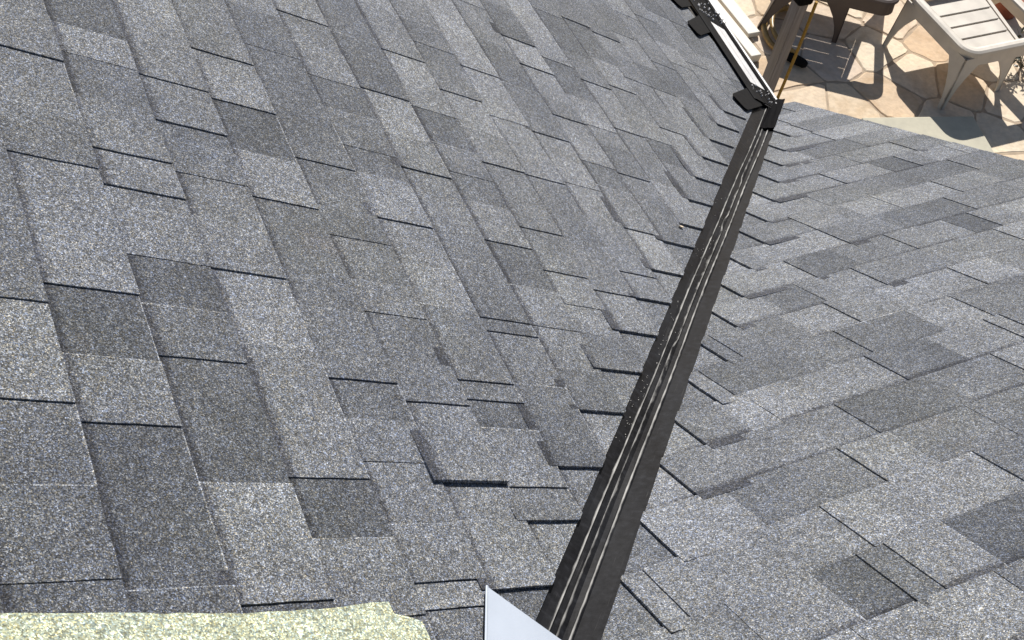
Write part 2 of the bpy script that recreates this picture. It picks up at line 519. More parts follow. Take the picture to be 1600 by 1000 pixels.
# ------------------------------------------------------------------ ground and patio
bm = bmesh.new()
box(bm, (0, 0, GROUND - 0.55), (240, 240, 1.0))
tag(obj('ground', bm, M_EARTH), kind='structure')
bm = bmesh.new()
box(bm, (3.3, 2.6, GROUND - 0.0245), (5.2, 5.0, 0.04))
patio = tag(obj('patio', bm, M_MORTAR), kind='structure')
rs = random.Random(5)
seeds = []
gx0, gx1, gy0, gy1 = 0.9, 5.6, 0.3, 4.9
tries = 0
while tries < 6000 and len(seeds) < 230:
    tries += 1
    q = (rs.uniform(gx0, gx1), rs.uniform(gy0, gy1))
    if all((q[0] - a) ** 2 + (q[1] - b) ** 2 > 0.30 ** 2 for a, b in seeds):
        seeds.append(q)
for i, q in enumerate(seeds):
    poly = [(q[0] - .6, q[1] - .6), (q[0] + .6, q[1] - .6), (q[0] + .6, q[1] + .6), (q[0] - .6, q[1] + .6)]
    for j, w in enumerate(seeds):
        if i == j or abs(w[0] - q[0]) > 1.2 or abs(w[1] - q[1]) > 1.2: continue
        dx, dy = w[0] - q[0], w[1] - q[1]
        L = math.hypot(dx, dy)
        mx, my = q[0] + dx / 2, q[1] + dy / 2
        poly = clip(poly, lambda p: -((p[0] - mx) * dx + (p[1] - my) * dy) / L - 0.005)
    if len(poly) < 3: continue
    # uneven outline
    out = []
    for k in range(len(poly)):
        a, b_ = poly[k], poly[(k + 1) % len(poly)]
        l = math.hypot(b_[0] - a[0], b_[1] - a[1])
        if l < 0.03:
            out.append(a); continue
        nx, ny = -(b_[1] - a[1]) / l, (b_[0] - a[0]) / l
        for t in (0.1, 0.5, 0.9):
            o_ = rs.uniform(0, 0.012) if t == 0.5 else 0.0
            out.append((a[0] + t * (b_[0] - a[0]) + nx * o_, a[1] + t * (b_[1] - a[1]) + ny * o_))
    if len(out) < 3: continue
    z = GROUND + rs.uniform(-0.003, 0.003)
    cx_, cy_ = sum(p[0] for p in out) / len(out), sum(p[1] for p in out) / len(out)
    sh = lambda p, k: (cx_ + (p[0] - cx_) * k, cy_ + (p[1] - cy_) * k)
    bm = bmesh.new()
    top = [bm.verts.new((*sh(p, 0.965), z)) for p in out]
    mid = [bm.verts.new((*p, z - 0.005)) for p in out]
    bot = [bm.verts.new((*p, z - 0.03)) for p in out]
    fs = [bm.faces.new(top)]
    n = len(out)
    for A, B in ((top, mid), (mid, bot)):
        for k in range(n):
            fs.append(bm.faces.new((A[(k + 1) % n], A[k], B[k], B[(k + 1) % n])))
    bmesh.ops.recalc_face_normals(bm, faces=fs)
    if fs[0].normal.z < 0: bmesh.ops.reverse_faces(bm, faces=fs)
    obj('flagstone', bm, M_FLAG, patio)

# concrete slab beside the roof edge
bm = bmesh.new()
A = Vector((2.48, 1.665, 0)); B = Vector((3.28, 1.465, 0))
dirx = (B - A).normalized(); diry = Vector((-dirx.y, dirx.x, 0))
rotm = Matrix((dirx, diry, Vector((0, 0, 1)))).transposed()
box(bm, (A + B) / 2 - diry * 0.365 + Vector((0, 0, GROUND + 0.012)), ((B - A).length, 0.6, 0.09), rotm, 0.008)
tag(obj('concrete_slab', bm, M_CONC), 'smooth pale concrete slab set into the flagstones against the right roof edge', 'slab')

# ------------------------------------------------------------------ roof slopes
def valley_axis(t):
    v = Vector((-1, -PITCH_L / PITCH_R, PITCH_L)).normalized()
    return v * t
vdir = Vector((-1, -PITCH_L / PITCH_R, PITCH_L)).normalized()
e2L = (vdir.z / sl_, vdir.y)            # valley direction in (s, y)
e2R = (vdir.z / sr_, vdir.x)            # valley direction in (s, x)
def edge_left(t): return 0.067 - 0.0082 * t
def edge_right(t): return 0.042 + 0.0082 * t
def off_left(p):      # signed distance from the valley line towards the left slope, less the open width
    t = p[0] * e2L[0] + p[1] * e2L[1]
    d = e2L[0] * p[1] - e2L[1] * p[0]
    return d - edge_left(t)
def off_right(p):
    t = p[0] * e2R[0] + p[1] * e2R[1]
    d = e2R[0] * p[1] - e2R[1] * p[0]
    return d - edge_right(t)

left_roof = empty('shingle_roof')
tag(left_roof, 'large grey shingled roof slope left of the black valley, draining to the gutter', 'roof', 'roof slopes meeting at the valley')
right_roof = empty('shingle_roof')
tag(right_roof, 'smaller grey shingled roof slope right of the black valley, ending above the patio', 'roof', 'roof slopes meeting at the valley')

def eave_left(p):      # gutter runs a little askew to the courses
    return p[0] - (0.075 - 0.20 * p[1] if p[1] < 0.62 else -0.049)

def tab_mesh(bm, poly, plane, s0, hs, tone, band, lit_edge, rng):
    """one tab: outline in (s, c), lying on its course, thick at the butt; hs = raise at near and far end"""
    out = []
    n = len(poly)
    for k in range(n):
        a, b = poly[k], poly[(k + 1) % n]
        l = math.hypot(b[0] - a[0], b[1] - a[1])
        seg = max(1, min(5, int(l / 0.03)))
        for q in range(seg):
            t = q / seg
            j = 0.0006 if q else 0.0
            out.append((a[0] + t * (b[0] - a[0]) + rng.uniform(-j, j), a[1] + t * (b[1] - a[1]) + rng.uniform(-j, j)))
    c0 = min(p[1] for p in out); c1 = max(p[1] for p in out)
    P = on_left if plane == 'L' else on_right
    def h(p):
        f = (p[0] - s0) / EXPO
        g = (p[1] - c0) / max(1e-6, c1 - c0)
        return 0.0036 - 0.0024 * f + hs[0] + (hs[1] - hs[0]) * g
    uvl = bm.loops.layers.uv.get('UVMap') or bm.loops.layers.uv.new('UVMap')
    tl = bm.verts.layers.float.get('tone') or bm.verts.layers.float.new('tone')
    bl = bm.verts.layers.float.get('band') or bm.verts.layers.float.new('band')
    edge_faces = set()
    grad = rng.uniform(-0.16, 0.16)
    tone_at = lambda p: tone + grad * ((p[1] - c0) / max(1e-6, c1 - c0) - 0.5)
    bot = [bm.verts.new(P(p[0], p[1], -0.0005)) for p in out]
    top = [bm.verts.new(P(p[0], p[1], h(p))) for p in out]
    lut = {}
    for v, p in zip(top, out): lut[v] = p
    for v, p in zip(bot, out): lut[v] = (p[0] + 0.006, p[1] + 0.006)
    fs = []
    n = len(out)
    for k in range(n):
        fs.append(bm.faces.new((top[(k + 1) % n], top[k], bot[k], bot[(k + 1) % n])))
    sc_ = s0 + EXPO - 0.027
    body = out
    strips = []
    if lit_edge[0]:      # edge highlight painted as a paler strip along the cut end
        ce = c1 - lit_edge[0]
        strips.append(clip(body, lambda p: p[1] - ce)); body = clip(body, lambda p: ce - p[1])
    if lit_edge[1]:      # and along the butt
        se = s0 + lit_edge[1]
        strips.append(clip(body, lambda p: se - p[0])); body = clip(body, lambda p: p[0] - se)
    low = clip(body, lambda p: sc_ - p[0]) if band > 0 else body
    high = clip(body, lambda p: p[0] - sc_) if band > 0 else []
    nn = NL if plane == 'L' else NR
    for part, isband in [(low, False), (high, True)] + [(q, None) for q in strips]:
        if len(part) < 3: continue
        vs = []
        for p in part:
            v = bm.verts.new(P(p[0], p[1], h(p)))
            lut[v] = p
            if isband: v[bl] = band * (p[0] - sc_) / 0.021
            vs.append(v)
        f = bm.faces.new(vs)
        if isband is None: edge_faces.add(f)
        f.normal_update()
        if f.normal.dot(nn) < 0: f.normal_flip()
        fs.append(f)
    ctr = P(sum(p[0] for p in out) / n, sum(p[1] for p in out) / n, 0.002)
    for f in fs[:n]:
        f.normal_update()
        if f.normal.dot(f.calc_center_median() - ctr) < 0: f.normal_flip()
    for k_, f in enumerate(fs):
        for lp in f.loops:
            p = lut[lp.vert]
            lp.vert[tl] = min(1.75, tone * 0.5 + 1.25) if f in edge_faces else (tone_at(p) if k_ >= n else 1.15)  # strips and side faces painted paler, like edges catching the sun
            lp[uvl].uv = (p[1] + (13.0 if plane == 'R' else 0), p[0])

def fill(cuts, lo, hi, rng):
    """complete the measured cuts: two rises in a row need a fall between them"""
    cs = [c for c in cuts if lo < c[0] < hi]
    full = []
    prev = None
    pts = [(lo, '>')] + cs + [(hi, '<')]
    for a, b in zip(pts, pts[1:]):
        full.append(a)
        gap = b[0] - a[0]
        ka = 1 if a[1] in 'bv' else (0 if a[1] == 'h' else None)     # level after a: 1 proud, 0 low
        kb = 0 if b[1] in 'bv' else (1 if b[1] == 'h' else None)     # level before b
        level = ka if ka is not None else (1 - (kb or 0) if gap > 0.2 else (kb or 0))
        pos = a[0]
        while True:
            left = b[0] - pos
            want = kb if kb is not None else level
            if left < (0.36 if level != want else 0.42):
                if level != want and left > 0.085 and (a[1] == '>' or b[1] == '<' or left > 0.31):
                    q = pos + left * rng.uniform(0.42, 0.62)
                    full.append((q, 'h' if level == 1 else 'b'))
                elif left > 0.27:
                    q = pos + left * rng.uniform(0.3, 0.42)
                    q2 = pos + left * rng.uniform(0.6, 0.75)
                    full.append((q, 'h' if level == 1 else 'b'))
                    full.append((q2, 'b' if level == 1 else 'h'))
                break
            pos += rng.uniform(0.11, 0.24)
            full.append((pos, 'h' if level == 1 else 'b'))
            level = 1 - level
    full.append((hi, '<'))
    return full

def build_slope(root, plane, cuts_by_course, tones, n_courses, off0, hi_of, far_lo, seed):
    rng = random.Random(seed)
    P = on_left if plane == 'L' else on_right
    e2 = e2L if plane == 'L' else e2R
    off = off_left if plane == 'L' else off_right
    jobs = []
    for n in range(n_courses):
        s0 = (n + off0) * EXPO
        cuts = cuts_by_course.get(n, [])
        lo = max(far_lo, (s0 + EXPO + 0.03) * e2[1] / e2[0] - 0.02)
        hi = hi_of
        full = fill(cuts, lo, hi, rng)
        prev_tone = 0.5
        course_band = rng.choice((0.75, 0.9, 1.0, 1.15) if plane == 'L' else (0.5, 0.75, 0.9, 1.05))
        for a, b in zip(full, full[1:]):
            if b[0] - a[0] < 0.004: continue
            r0 = 1 if a[1] in 'bv' else 0
            r1 = 1 if b[1] in 'h' else 0
            if a[1] == '>': r0 = r1
            if b[1] == '<': r1 = r0
            rise = 0.0025
            fill_a = a not in cuts; fill_b = b not in cuts
            h0 = r0 * (0.0056 if a[1] == 'v' else rise * (rng.uniform(0.3, 0.55) if fill_a else rng.uniform(0.85, 1.2))); h1 = r1 * rise * (rng.uniform(0.25, 0.5) if fill_b else rng.uniform(0.6, 0.9))
            if (n, a[0]) in THICK and a[1] == 'b': h0 = 0.0085
            mid = (a[0] + b[0]) / 2
            tone = None; best = 9
            for (tn, tc_, tv) in tones:
                if tn == n and a[0] - 0.015 <= tc_ <= b[0] + 0.015 and abs(tc_ - mid) < best:
                    tone = tv; best = abs(tc_ - mid)
            if tone is None:
                tone = rng.choice((0.3, 0.4, 0.5, 0.58, 0.66, 0.78))
                if abs(tone - prev_tone) < 0.06: tone = min(1.0, tone + 0.18)
            prev_tone = tone
            tone = 0.5 + (tone - 0.5) * 0.92 + rng.uniform(-0.03, 0.03)
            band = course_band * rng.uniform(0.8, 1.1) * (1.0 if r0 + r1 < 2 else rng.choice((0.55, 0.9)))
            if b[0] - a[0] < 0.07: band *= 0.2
            e_ = 0.0004
            lit_edge = (rng.uniform(0.0016, 0.0026) if (b[1] == 'h' and (not fill_b or rng.random() < 0.3)) else 0,
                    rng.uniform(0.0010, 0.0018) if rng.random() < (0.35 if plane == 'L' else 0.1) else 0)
            poly = [(s0, a[0] + e_), (s0, b[0] - e_), (s0 + EXPO + 0.02, b[0] - e_), (s0 + EXPO + 0.02, a[0] + e_)]
            dn = rng.uniform(-0.0012, 0.0012)
            poly[0] = (s0 + dn, poly[0][1]); poly[1] = (s0 + dn + rng.uniform(-0.0008, 0.0008), poly[1][1])
            poly = clip(poly, off)
            if len(poly) > 2 and plane == 'L': poly = clip(poly, eave_left)
            if len(poly) > 2 and plane == 'R': poly = clip(poly, lambda p: RAKE_X - p[1])
            if len(poly) < 3: continue
            px = [pixel(P(p[0], p[1])) for p in poly]
            seen = any(q and -30 < q[0] < 1630 and -30 < q[1] < 1030 for q in px)
            area = 0
            if seen:
                for k in range(len(px)):
                    q, w = px[k], px[(k + 1) % len(px)]
                    area += q[0] * w[1] - w[0] * q[1]
                area = abs(area) / 2
            jobs.append((area if seen else -1, poly, s0, (h0, h1), tone, band, lit_edge))
    order = sorted(jobs, key=lambda j: -j[0])
    big = [j for j in order[:300] if j[0] > 0]
    rest = order[len(big):]
    for j in big:
        bm = bmesh.new()
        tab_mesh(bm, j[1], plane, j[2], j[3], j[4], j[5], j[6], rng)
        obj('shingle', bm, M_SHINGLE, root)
    if rest:
        bm = bmesh.new()
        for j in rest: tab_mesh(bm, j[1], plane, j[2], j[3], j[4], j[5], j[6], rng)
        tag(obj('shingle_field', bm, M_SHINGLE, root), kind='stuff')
    return len(big), len(rest)

THICK = {(17, -1.851)}
print('left tabs', build_slope(left_roof, 'L', CUTS_LEFT, TONES_LEFT, 27, 0.45, 1.15, -2.9, 3))
print('right tabs', build_slope(right_roof, 'R', CUTS_RIGHT, TONES_RIGHT, 22, -0.05, 0.40, -2.7, 8))

# decks under the shingles
bm = bmesh.new()
T = 4.3
vl = vdir * T
pts = [on_left(-0.02, 1.15), on_left(-0.02, 0.0) , Vector((0, 0, 0)), vl, on_left(vl.z / sl_, 1.15)]
prism(bm, [p - NL * 0.003 for p in pts], [p - NL * 0.022 for p in pts])
obj('roof_deck', bm, M_DECK, left_roof)
bm = bmesh.new()
pts = [Vector((0, 0, 0)), on_right(0.0, RAKE_X - 0.01), on_right(vl.z / sr_, RAKE_X - 0.01), vl]
prism(bm, [p - NR * 0.003 for p in pts], [p - NR * 0.022 for p in pts])
obj('roof_deck', bm, M_DECK, right_roof)
# rake board and walls below the roof
bm = bmesh.new()
q0, q1 = on_right(-0.01, RAKE_X - 0.016), on_right(vl.z / sr_, RAKE_X - 0.016)
for (a, b) in ((q0, q1),):
    prism(bm, [a + Vector((0, 0, -0.01)), b + Vector((0, 0, -0.01)), b + Vector((0, 0, -0.17)), a + Vector((0, 0, -0.17))],
          [a + Vector((-0.02, 0, -0.01)), b + Vector((-0.02, 0, -0.01)), b + Vector((-0.02, 0, -0.17)), a + Vector((-0.02, 0, -0.17))])
obj('rake_board', bm, M_BOARD, right_roof)
bm = bmesh.new()
box(bm, (-0.5, 0.45, (GROUND - 0.25) / 2 - 0.05), (0.15, 1.3, -GROUND - 0.2))
tag(obj('house_wall', bm, M_STUCCO), kind='structure')
bm = bmesh.new()
box(bm, (-0.5, -1.7, (GROUND - 0.25) / 2 - 0.05), (0.15, 3.0, -GROUND - 0.2))
tag(obj('house_wall', bm, M_STUCCO), kind='structure')

# ------------------------------------------------------------------ valley flashing
def flash_point(t, d, h):
    base = vdir * t
    if d < 0:
        side = NL.cross(vdir).normalized()
        if side.x > 0: side = -side
        return base + side * (-d) + NL * h
    side = NR.cross(vdir).normalized()
    if side.x < 0: side = -side
    return base + side * d + NR * h
valley = empty('valley_flashing')
tag(valley, 'long black metal valley flashing with scuffed ribs running between the two roof slopes', 'flashing')
prof = [(-0.13, -0.001, 0), (-0.06, -0.001, 0), (-0.030, -0.0005, 0.0), (-0.0215, 0.0, 0.0), (-0.0195, 0.0032, 0.55), (-0.0178, 0.0044, 0.95), (-0.016, 0.0032, 0.5), (-0.014, 0.0002, 0.0),
        (-0.006, 0.0008, 0.0), (-0.002, 0.0065, 0.42), (0.0008, 0.0095, 0.8), (0.0035, 0.0065, 0.35), (0.008, 0.0008, 0.0),
        (0.0165, 0.0002, 0.0), (0.0185, 0.0034, 0.5), (0.0205, 0.0046, 1.0), (0.0225, 0.0032, 0.5), (0.025, 0.0, 0.0), (0.06, -0.001, 0), (0.13, -0.001, 0)]
bm = bmesh.new()
uvl = bm.loops.layers.uv.get('UVMap') or bm.loops.layers.uv.new('UVMap')
wl = bm.verts.layers.float.new('wear')
rng = random.Random(21)
rows = []
nr = 90
ph = [rng.uniform(0, 6) for _ in range(6)]
for i in range(nr + 1):
    t = 0.02 + (T - 0.05) * i / nr
    row = []
    wob = 0.0022 * math.sin(t * 2.1 + ph[0]) + 0.001 * math.sin(t * 6.7 + ph[1])
    for k, (d, h, w) in enumerate(prof):
        dd = d + (wob if abs(d) < 0.03 else 0)
        hh = h + (0.0009 * math.sin(t * 5 + k + ph[2]) * math.sin(t * 13 + 2 * k) if abs(d) < 0.055 else 0)
        v = bm.verts.new(flash_point(t, dd, hh))
        v[wl] = w
        row.append((v, (d, t)))
    rows.append(row)
fs = []
for a, b in zip(rows, rows[1:]):
    for k in range(len(prof) - 1):
        f = bm.faces.new((a[k][0], b[k][0], b[k + 1][0], a[k + 1][0]))
        for lp, q in zip(f.loops, (a[k], b[k], b[k + 1], a[k + 1])): lp[uvl].uv = q[1]
        fs.append(f)
bm.normal_update()
if sum(f.normal.z for f in fs) < 0: bmesh.ops.reverse_faces(bm, faces=fs)
r = bmesh.ops.extrude_face_region(bm, geom=fs)     # sheet thickness
obj('flashing_strip', bm, M_VALLEY, valley, smooth=False)
bpy.data.objects['flashing_strip'].modifiers.new('weld', 'WELD').merge_threshold = 1e-5

# rubber apron at the foot of the valley, and the dabs on it
bm = bmesh.new()
for d0, d1 in ((-0.010, 0.046),):
    cols = 5
    ring = []
    for i, t in enumerate((-0.10, 0.0, 0.12, 0.24, 0.352)):
        ring.append([bm.verts.new(flash_point(max(t, 0.0) if t > 0 else 0.0, d0 + (d1 - d0) * k / cols, 0.012 + 0.002 * math.sin(3 * k + i)) + (vdir * t if t <= 0 else Vector())) for k in range(cols + 1)])
    f1 = []
    for a, b in zip(ring, ring[1:]):
        for k in range(cols): f1.append(bm.faces.new((a[k], b[k], b[k + 1], a[k + 1])))
    bm.normal_update()
    bmesh.ops.solidify(bm, geom=f1, thickness=0.005)
    bmesh.ops.recalc_face_normals(bm, faces=bm.faces[:])
obj('rubber_apron', bm, M_RUBBER, valley)
def dab(t0, t1, d, wdt, seed):
    bm = bmesh.new(); rg = random.Random(seed)
    for q in range(60):
        t = rg.uniform(t0, t1); dd = d + rg.gauss(0, wdt)
        rad = rg.uniform(0.0004, 0.0012)
        loop = [(t + 1.6 * rad * math.cos(a) * rg.uniform(.6, 1.2), dd + rad * math.sin(a) * rg.uniform(.6, 1.2)) for a in [k * math.pi / 4 for k in range(8)]]
        prism(bm, [flash_point(a, b, 0.0008) for a, b in loop], [flash_point(a, b, -0.001) for a, b in loop])
    return bm
obj('grit', dab(2.05, 2.75, -0.026, 0.007, 4), M_SMEAR, valley)['kind'] = 'stuff'
obj('grit', dab(1.2, 1.9, -0.010, 0.014, 5), M_SMEAR, valley)['kind'] = 'stuff'

# ------------------------------------------------------------------ gutter with its perforated guard
gut_o = on_left(0.120, 0.10, 0.0)
gA = (on_left(-0.026, 0.60) - on_left(0.128, 0.093)); gA = (on_left(0.026, 0.601) - on_left(0.128, 0.093)).normalized()
gU = gA.cross(NL).normalized()
if gU.x < 0: gU = -gU
def G(a, u, n):
    return gut_o + gA * a + gU * u + NL * n
gutter = empty('roof_gutter')
tag(gutter, 'black roof gutter along the eave with perforated guard coloured bright for its glint and dark tabs on the shingles', 'gutter')
A0, A1 = -0.115, 1.15
bm = bmesh.new()
# guard flange lying on the shingles
def slab(bm, a0, a1, prof2, th):
    top = [(u, n) for u, n in prof2]
    rowa = [bm.verts.new(G(a0, u, n)) for u, n in top]; rowb = [bm.verts.new(G(a1, u, n)) for u, n in top]
    fs = [bm.faces.new((rowa[k], rowb[k], rowb[k + 1], rowa[k + 1])) for k in range(len(top) - 1)]
    bm.normal_update()
    bmesh.ops.solidify(bm, geom=fs, thickness=th)
    bmesh.ops.recalc_face_normals(bm, faces=bm.faces[:])
slab(bm, A0, A1, [(0.0, 0.013), (0.012, 0.016), (0.056, 0.016), (0.062, 0.013)], 0.003)
obj('guard_flange', bm, M_BLACK, gutter)
# perforated strip: cross ribs over a bright tray
bm = bmesh.new()
slab(bm, A0 + 0.01, A1, [(0.064, 0.010), (0.158, 0.010)], 0.002)
obj('guard_tray', bm, M_DARKALU, gutter)
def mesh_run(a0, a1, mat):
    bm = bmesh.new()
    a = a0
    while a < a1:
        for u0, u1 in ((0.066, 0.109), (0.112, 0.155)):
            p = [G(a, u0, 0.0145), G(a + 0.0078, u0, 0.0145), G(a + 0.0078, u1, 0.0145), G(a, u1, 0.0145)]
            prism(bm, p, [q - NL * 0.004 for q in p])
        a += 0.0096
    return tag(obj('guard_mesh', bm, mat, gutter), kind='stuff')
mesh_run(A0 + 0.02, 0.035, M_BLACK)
mesh_run(0.039, 0.47, M_GLINT_GRIT)  # this stretch is coloured bright to paint a glint on the guard
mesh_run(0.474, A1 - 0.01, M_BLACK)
bm = bmesh.new()
slab(bm, A0, A1, [(0.160, 0.004), (0.166, 0.018), (0.184, 0.018), (0.192, 0.006)], 0.002)
obj('guard_edge', bm, M_BLACK, gutter)
bm = bmesh.new()
tube(bm, [G(A0 - 0.012, 0.205, 0.012), G(A0 + 0.05, 0.205, 0.012), G(0.3, 0.205, 0.012), G(A1, 0.205, 0.012)], 0.008, 8)
obj('gutter_lip', bm, M_LIP, gutter)
bm = bmesh.new()
down = Vector((0, 0, -1))
def GT(a, u, z):
    p = G(a, u, 0.008); return p + down * z
ring = [(0.212, 0.0), (0.215, 0.03), (0.2, 0.07), (0.195, 0.125), (0.07, 0.125), (0.065, 0.02), (0.07, 0.02), (0.075, 0.118), (0.189, 0.118), (0.195, 0.068), (0.209, 0.03), (0.206, 0.0)]
prism(bm, [GT(A0, u, z) for u, z in ring], [GT(A1, u, z) for u, z in ring])
obj('gutter_trough', bm, M_DARKALU, gutter)
bm = bmesh.new()
p = [GT(A0 - 0.002, u, z) for u, z in ((0.214, 0.0), (0.214, 0.03), (0.198, 0.128), (0.068, 0.128), (0.068, 0.01))]
prism(bm, p, [q - gA * 0.004 for q in p])
obj('gutter_end_cap', bm, M_BLACK, gutter)
# folded front moulding in grey
bm = bmesh.new()
slab(bm, A0 + 0.01, A1, [(0.218, 0.002), (0.230, -0.004), (0.238, 0.0)], 0.002)
slab(bm, A0 + 0.10, A1, [(0.242, -0.004), (0.262, -0.012), (0.270, -0.006)], 0.002)
obj('gutter_moulding', bm, M_GREYALU, gutter)
for corners in (((0.105, 0.070), (0.30, -0.040), (0.318, -0.062), (0.300, -0.122), (0.284, -0.128), (0.110, -0.040)),
                ((0.020, 0.565), (0.198, 0.440), (0.210, 0.415), (0.196, 0.362), (0.180, 0.358), (0.045, 0.440)),
                ((0.000, 0.780), (0.170, 0.660), (0.185, 0.620), (0.165, 0.565), (0.150, 0.552), (0.030, 0.620))):
    bm = bmesh.new()
    p = [on_left(q[0], q[1], 0.0135) for q in corners]
    prism(bm, p, [q - NL * 0.004 for q in p])
    obj('guard_tab', bm, M_BLACK, gutter)

bm = bmesh.new()
rg = random.Random(14)
for q in range(70):
    a_ = rg.choice((rg.uniform(0.48, 0.80), rg.uniform(0.50, 0.62), rg.uniform(-0.10, 0.03)))
    u_ = rg.uniform(0.02, 0.20)
    rad = rg.uniform(0.0015, 0.0055)
    lp_ = [(a_ + rad * math.cos(k * math.pi / 3) * rg.uniform(.5, 1.3), u_ + 0.6 * rad * math.sin(k * math.pi / 3) * rg.uniform(.5, 1.3)) for k in range(6)]
    prism(bm, [G(x, y, 0.0225) for x, y in lp_], [G(x, y, 0.0165) for x, y in lp_])
tag(obj('grit', bm, M_GLINT_GRIT, gutter), kind='stuff')

# ------------------------------------------------------------------ pieces lying on the roof
bm = bmesh.new()
outl = [(3.75, -2.05), (3.56, -2.048), (3.357, -2.047), (3.2, -2.058), (3.05, -2.066), (2.905, -2.064), (2.849, -2.06), (2.847, -2.078), (2.805, -2.093), (2.801, -2.33), (3.75, -2.33)]
rg = random.Random(3)
dense = []
for k in range(len(outl)):
    a, b = outl[k], outl[(k + 1) % len(outl)]
    n = max(1, int(math.hypot(b[0] - a[0], b[1] - a[1]) / 0.02))
    for q in range(n):
        t = q / n
        dense.append((a[0] + (b[0] - a[0]) * t + rg.uniform(-.0012, .0012), a[1] + (b[1] - a[1]) * t + rg.uniform(-.0012, .0012)))
tl = bm.verts.layers.float.new('tone'); bm.verts.layers.float.new('band'); uvl = bm.loops.layers.uv.get('UVMap') or bm.loops.layers.uv.new('UVMap')
fs = prism(bm, [on_left(s, y, 0.017) for s, y in dense], [on_left(s, y, 0.0125) for s, y in dense])
for v in bm.verts: v[tl] = 0.5
for f in bm.faces:
    for lp in f.loops:
        lp[uvl].uv = (lp.vert.co.y * 1.0 + 5, -lp.vert.co.x / cl)
tag(obj('tan_shingle', bm, M_TAN), 'loose tan granule shingle lying on the grey shingles in the near corner', 'shingle')

bm = bmesh.new()
def sheet_pts(h0):
    return [on_left(2.655, -2.044, 0.013 + h0), on_left(2.56, -2.133, 0.012 + h0), on_left(2.40, -2.28, 0.012 + h0), on_left(2.70, -2.42, 0.012 + h0), on_left(2.80, -2.30, 0.012 + h0), on_left(2.699, -2.122, 0.013 + h0)]
prism(bm, sheet_pts(0.0012), sheet_pts(0.0))
ms = empty('metal_sheet')
tag(ms, 'pointed corner of bright bluish sheet metal lying beside the lower valley', 'sheet metal')
obj('sheet', bm, M_SHEET, ms)
bm = bmesh.new()
e0, e1 = on_left(2.655, -2.044, 0.0145), on_left(2.699, -2.122, 0.0145)
e2 = on_left(2.80, -2.30, 0.0145)
tube(bm, [e0, e1, e2], 0.0022, 6)
obj('folded_hem', bm, M_SHEET, ms)

def chip(bm, P, c, size, nrm, seed):
    rg = random.Random(seed)
    loop = [(size * rg.uniform(.5, 1.1) * math.cos(a), 0.4 * size * rg.uniform(.5, 1.1) * math.sin(a)) for a in [k * math.pi / 4 for k in range(8)]]
    prism(bm, [P(c[0] + a, c[1] + b, 0.013) for a, b in loop], [P(c[0] + a, c[1] + b, 0.009) for a, b in loop])
for i, (s, y, lab) in enumerate(((1.36, -0.99, 'tiny pale wood chip lying on the shingles left of the valley'),)):
    bm = bmesh.new(); chip(bm, on_left, (s, y), 0.010, NL, i)
    tag(obj('wood_chip', bm, M_CHIP), lab, 'chip')

# ------------------------------------------------------------------ things on the patio
def leg(bm, top, foot, dx, dy, w0, w1):
    """moulded corner leg: two tapering webs meeting at the corner"""
    top, foot = Vector(top), Vector(foot)
    th = 0.011
    n = 5
    for axis, sgn in ((Vector((1, 0, 0)), dx), (Vector((0, 1, 0)), dy)):
        other = Vector((0, 1, 0)) * dy if axis.x else Vector((1, 0, 0)) * dx
        outer, inner = [], []
        for i in range(n + 1):
            t = i / n
            w = w1 + (w0 - w1) * (1 - t) ** 2.1
            c = top.lerp(foot, t)
            outer.append(c); inner.append(c + axis * sgn * w)
        loop = outer + inner[::-1]
        prism(bm, loop, [p + other * th for p in loop])
def rounded(x0, x1, y0, y1, r, z, k=6):
    pts = []
    for cx_, cy_, a0 in ((x1 - r, y1 - r, 0), (x0 + r, y1 - r, 90), (x0 + r, y0 + r, 180), (x1 - r, y0 + r, 270)):
        for i in range(k + 1):
            a = math.radians(a0 + 90 * i / k)
            pts.append((cx_ + r * math.cos(a), cy_ + r * math.sin(a), z))
    return pts
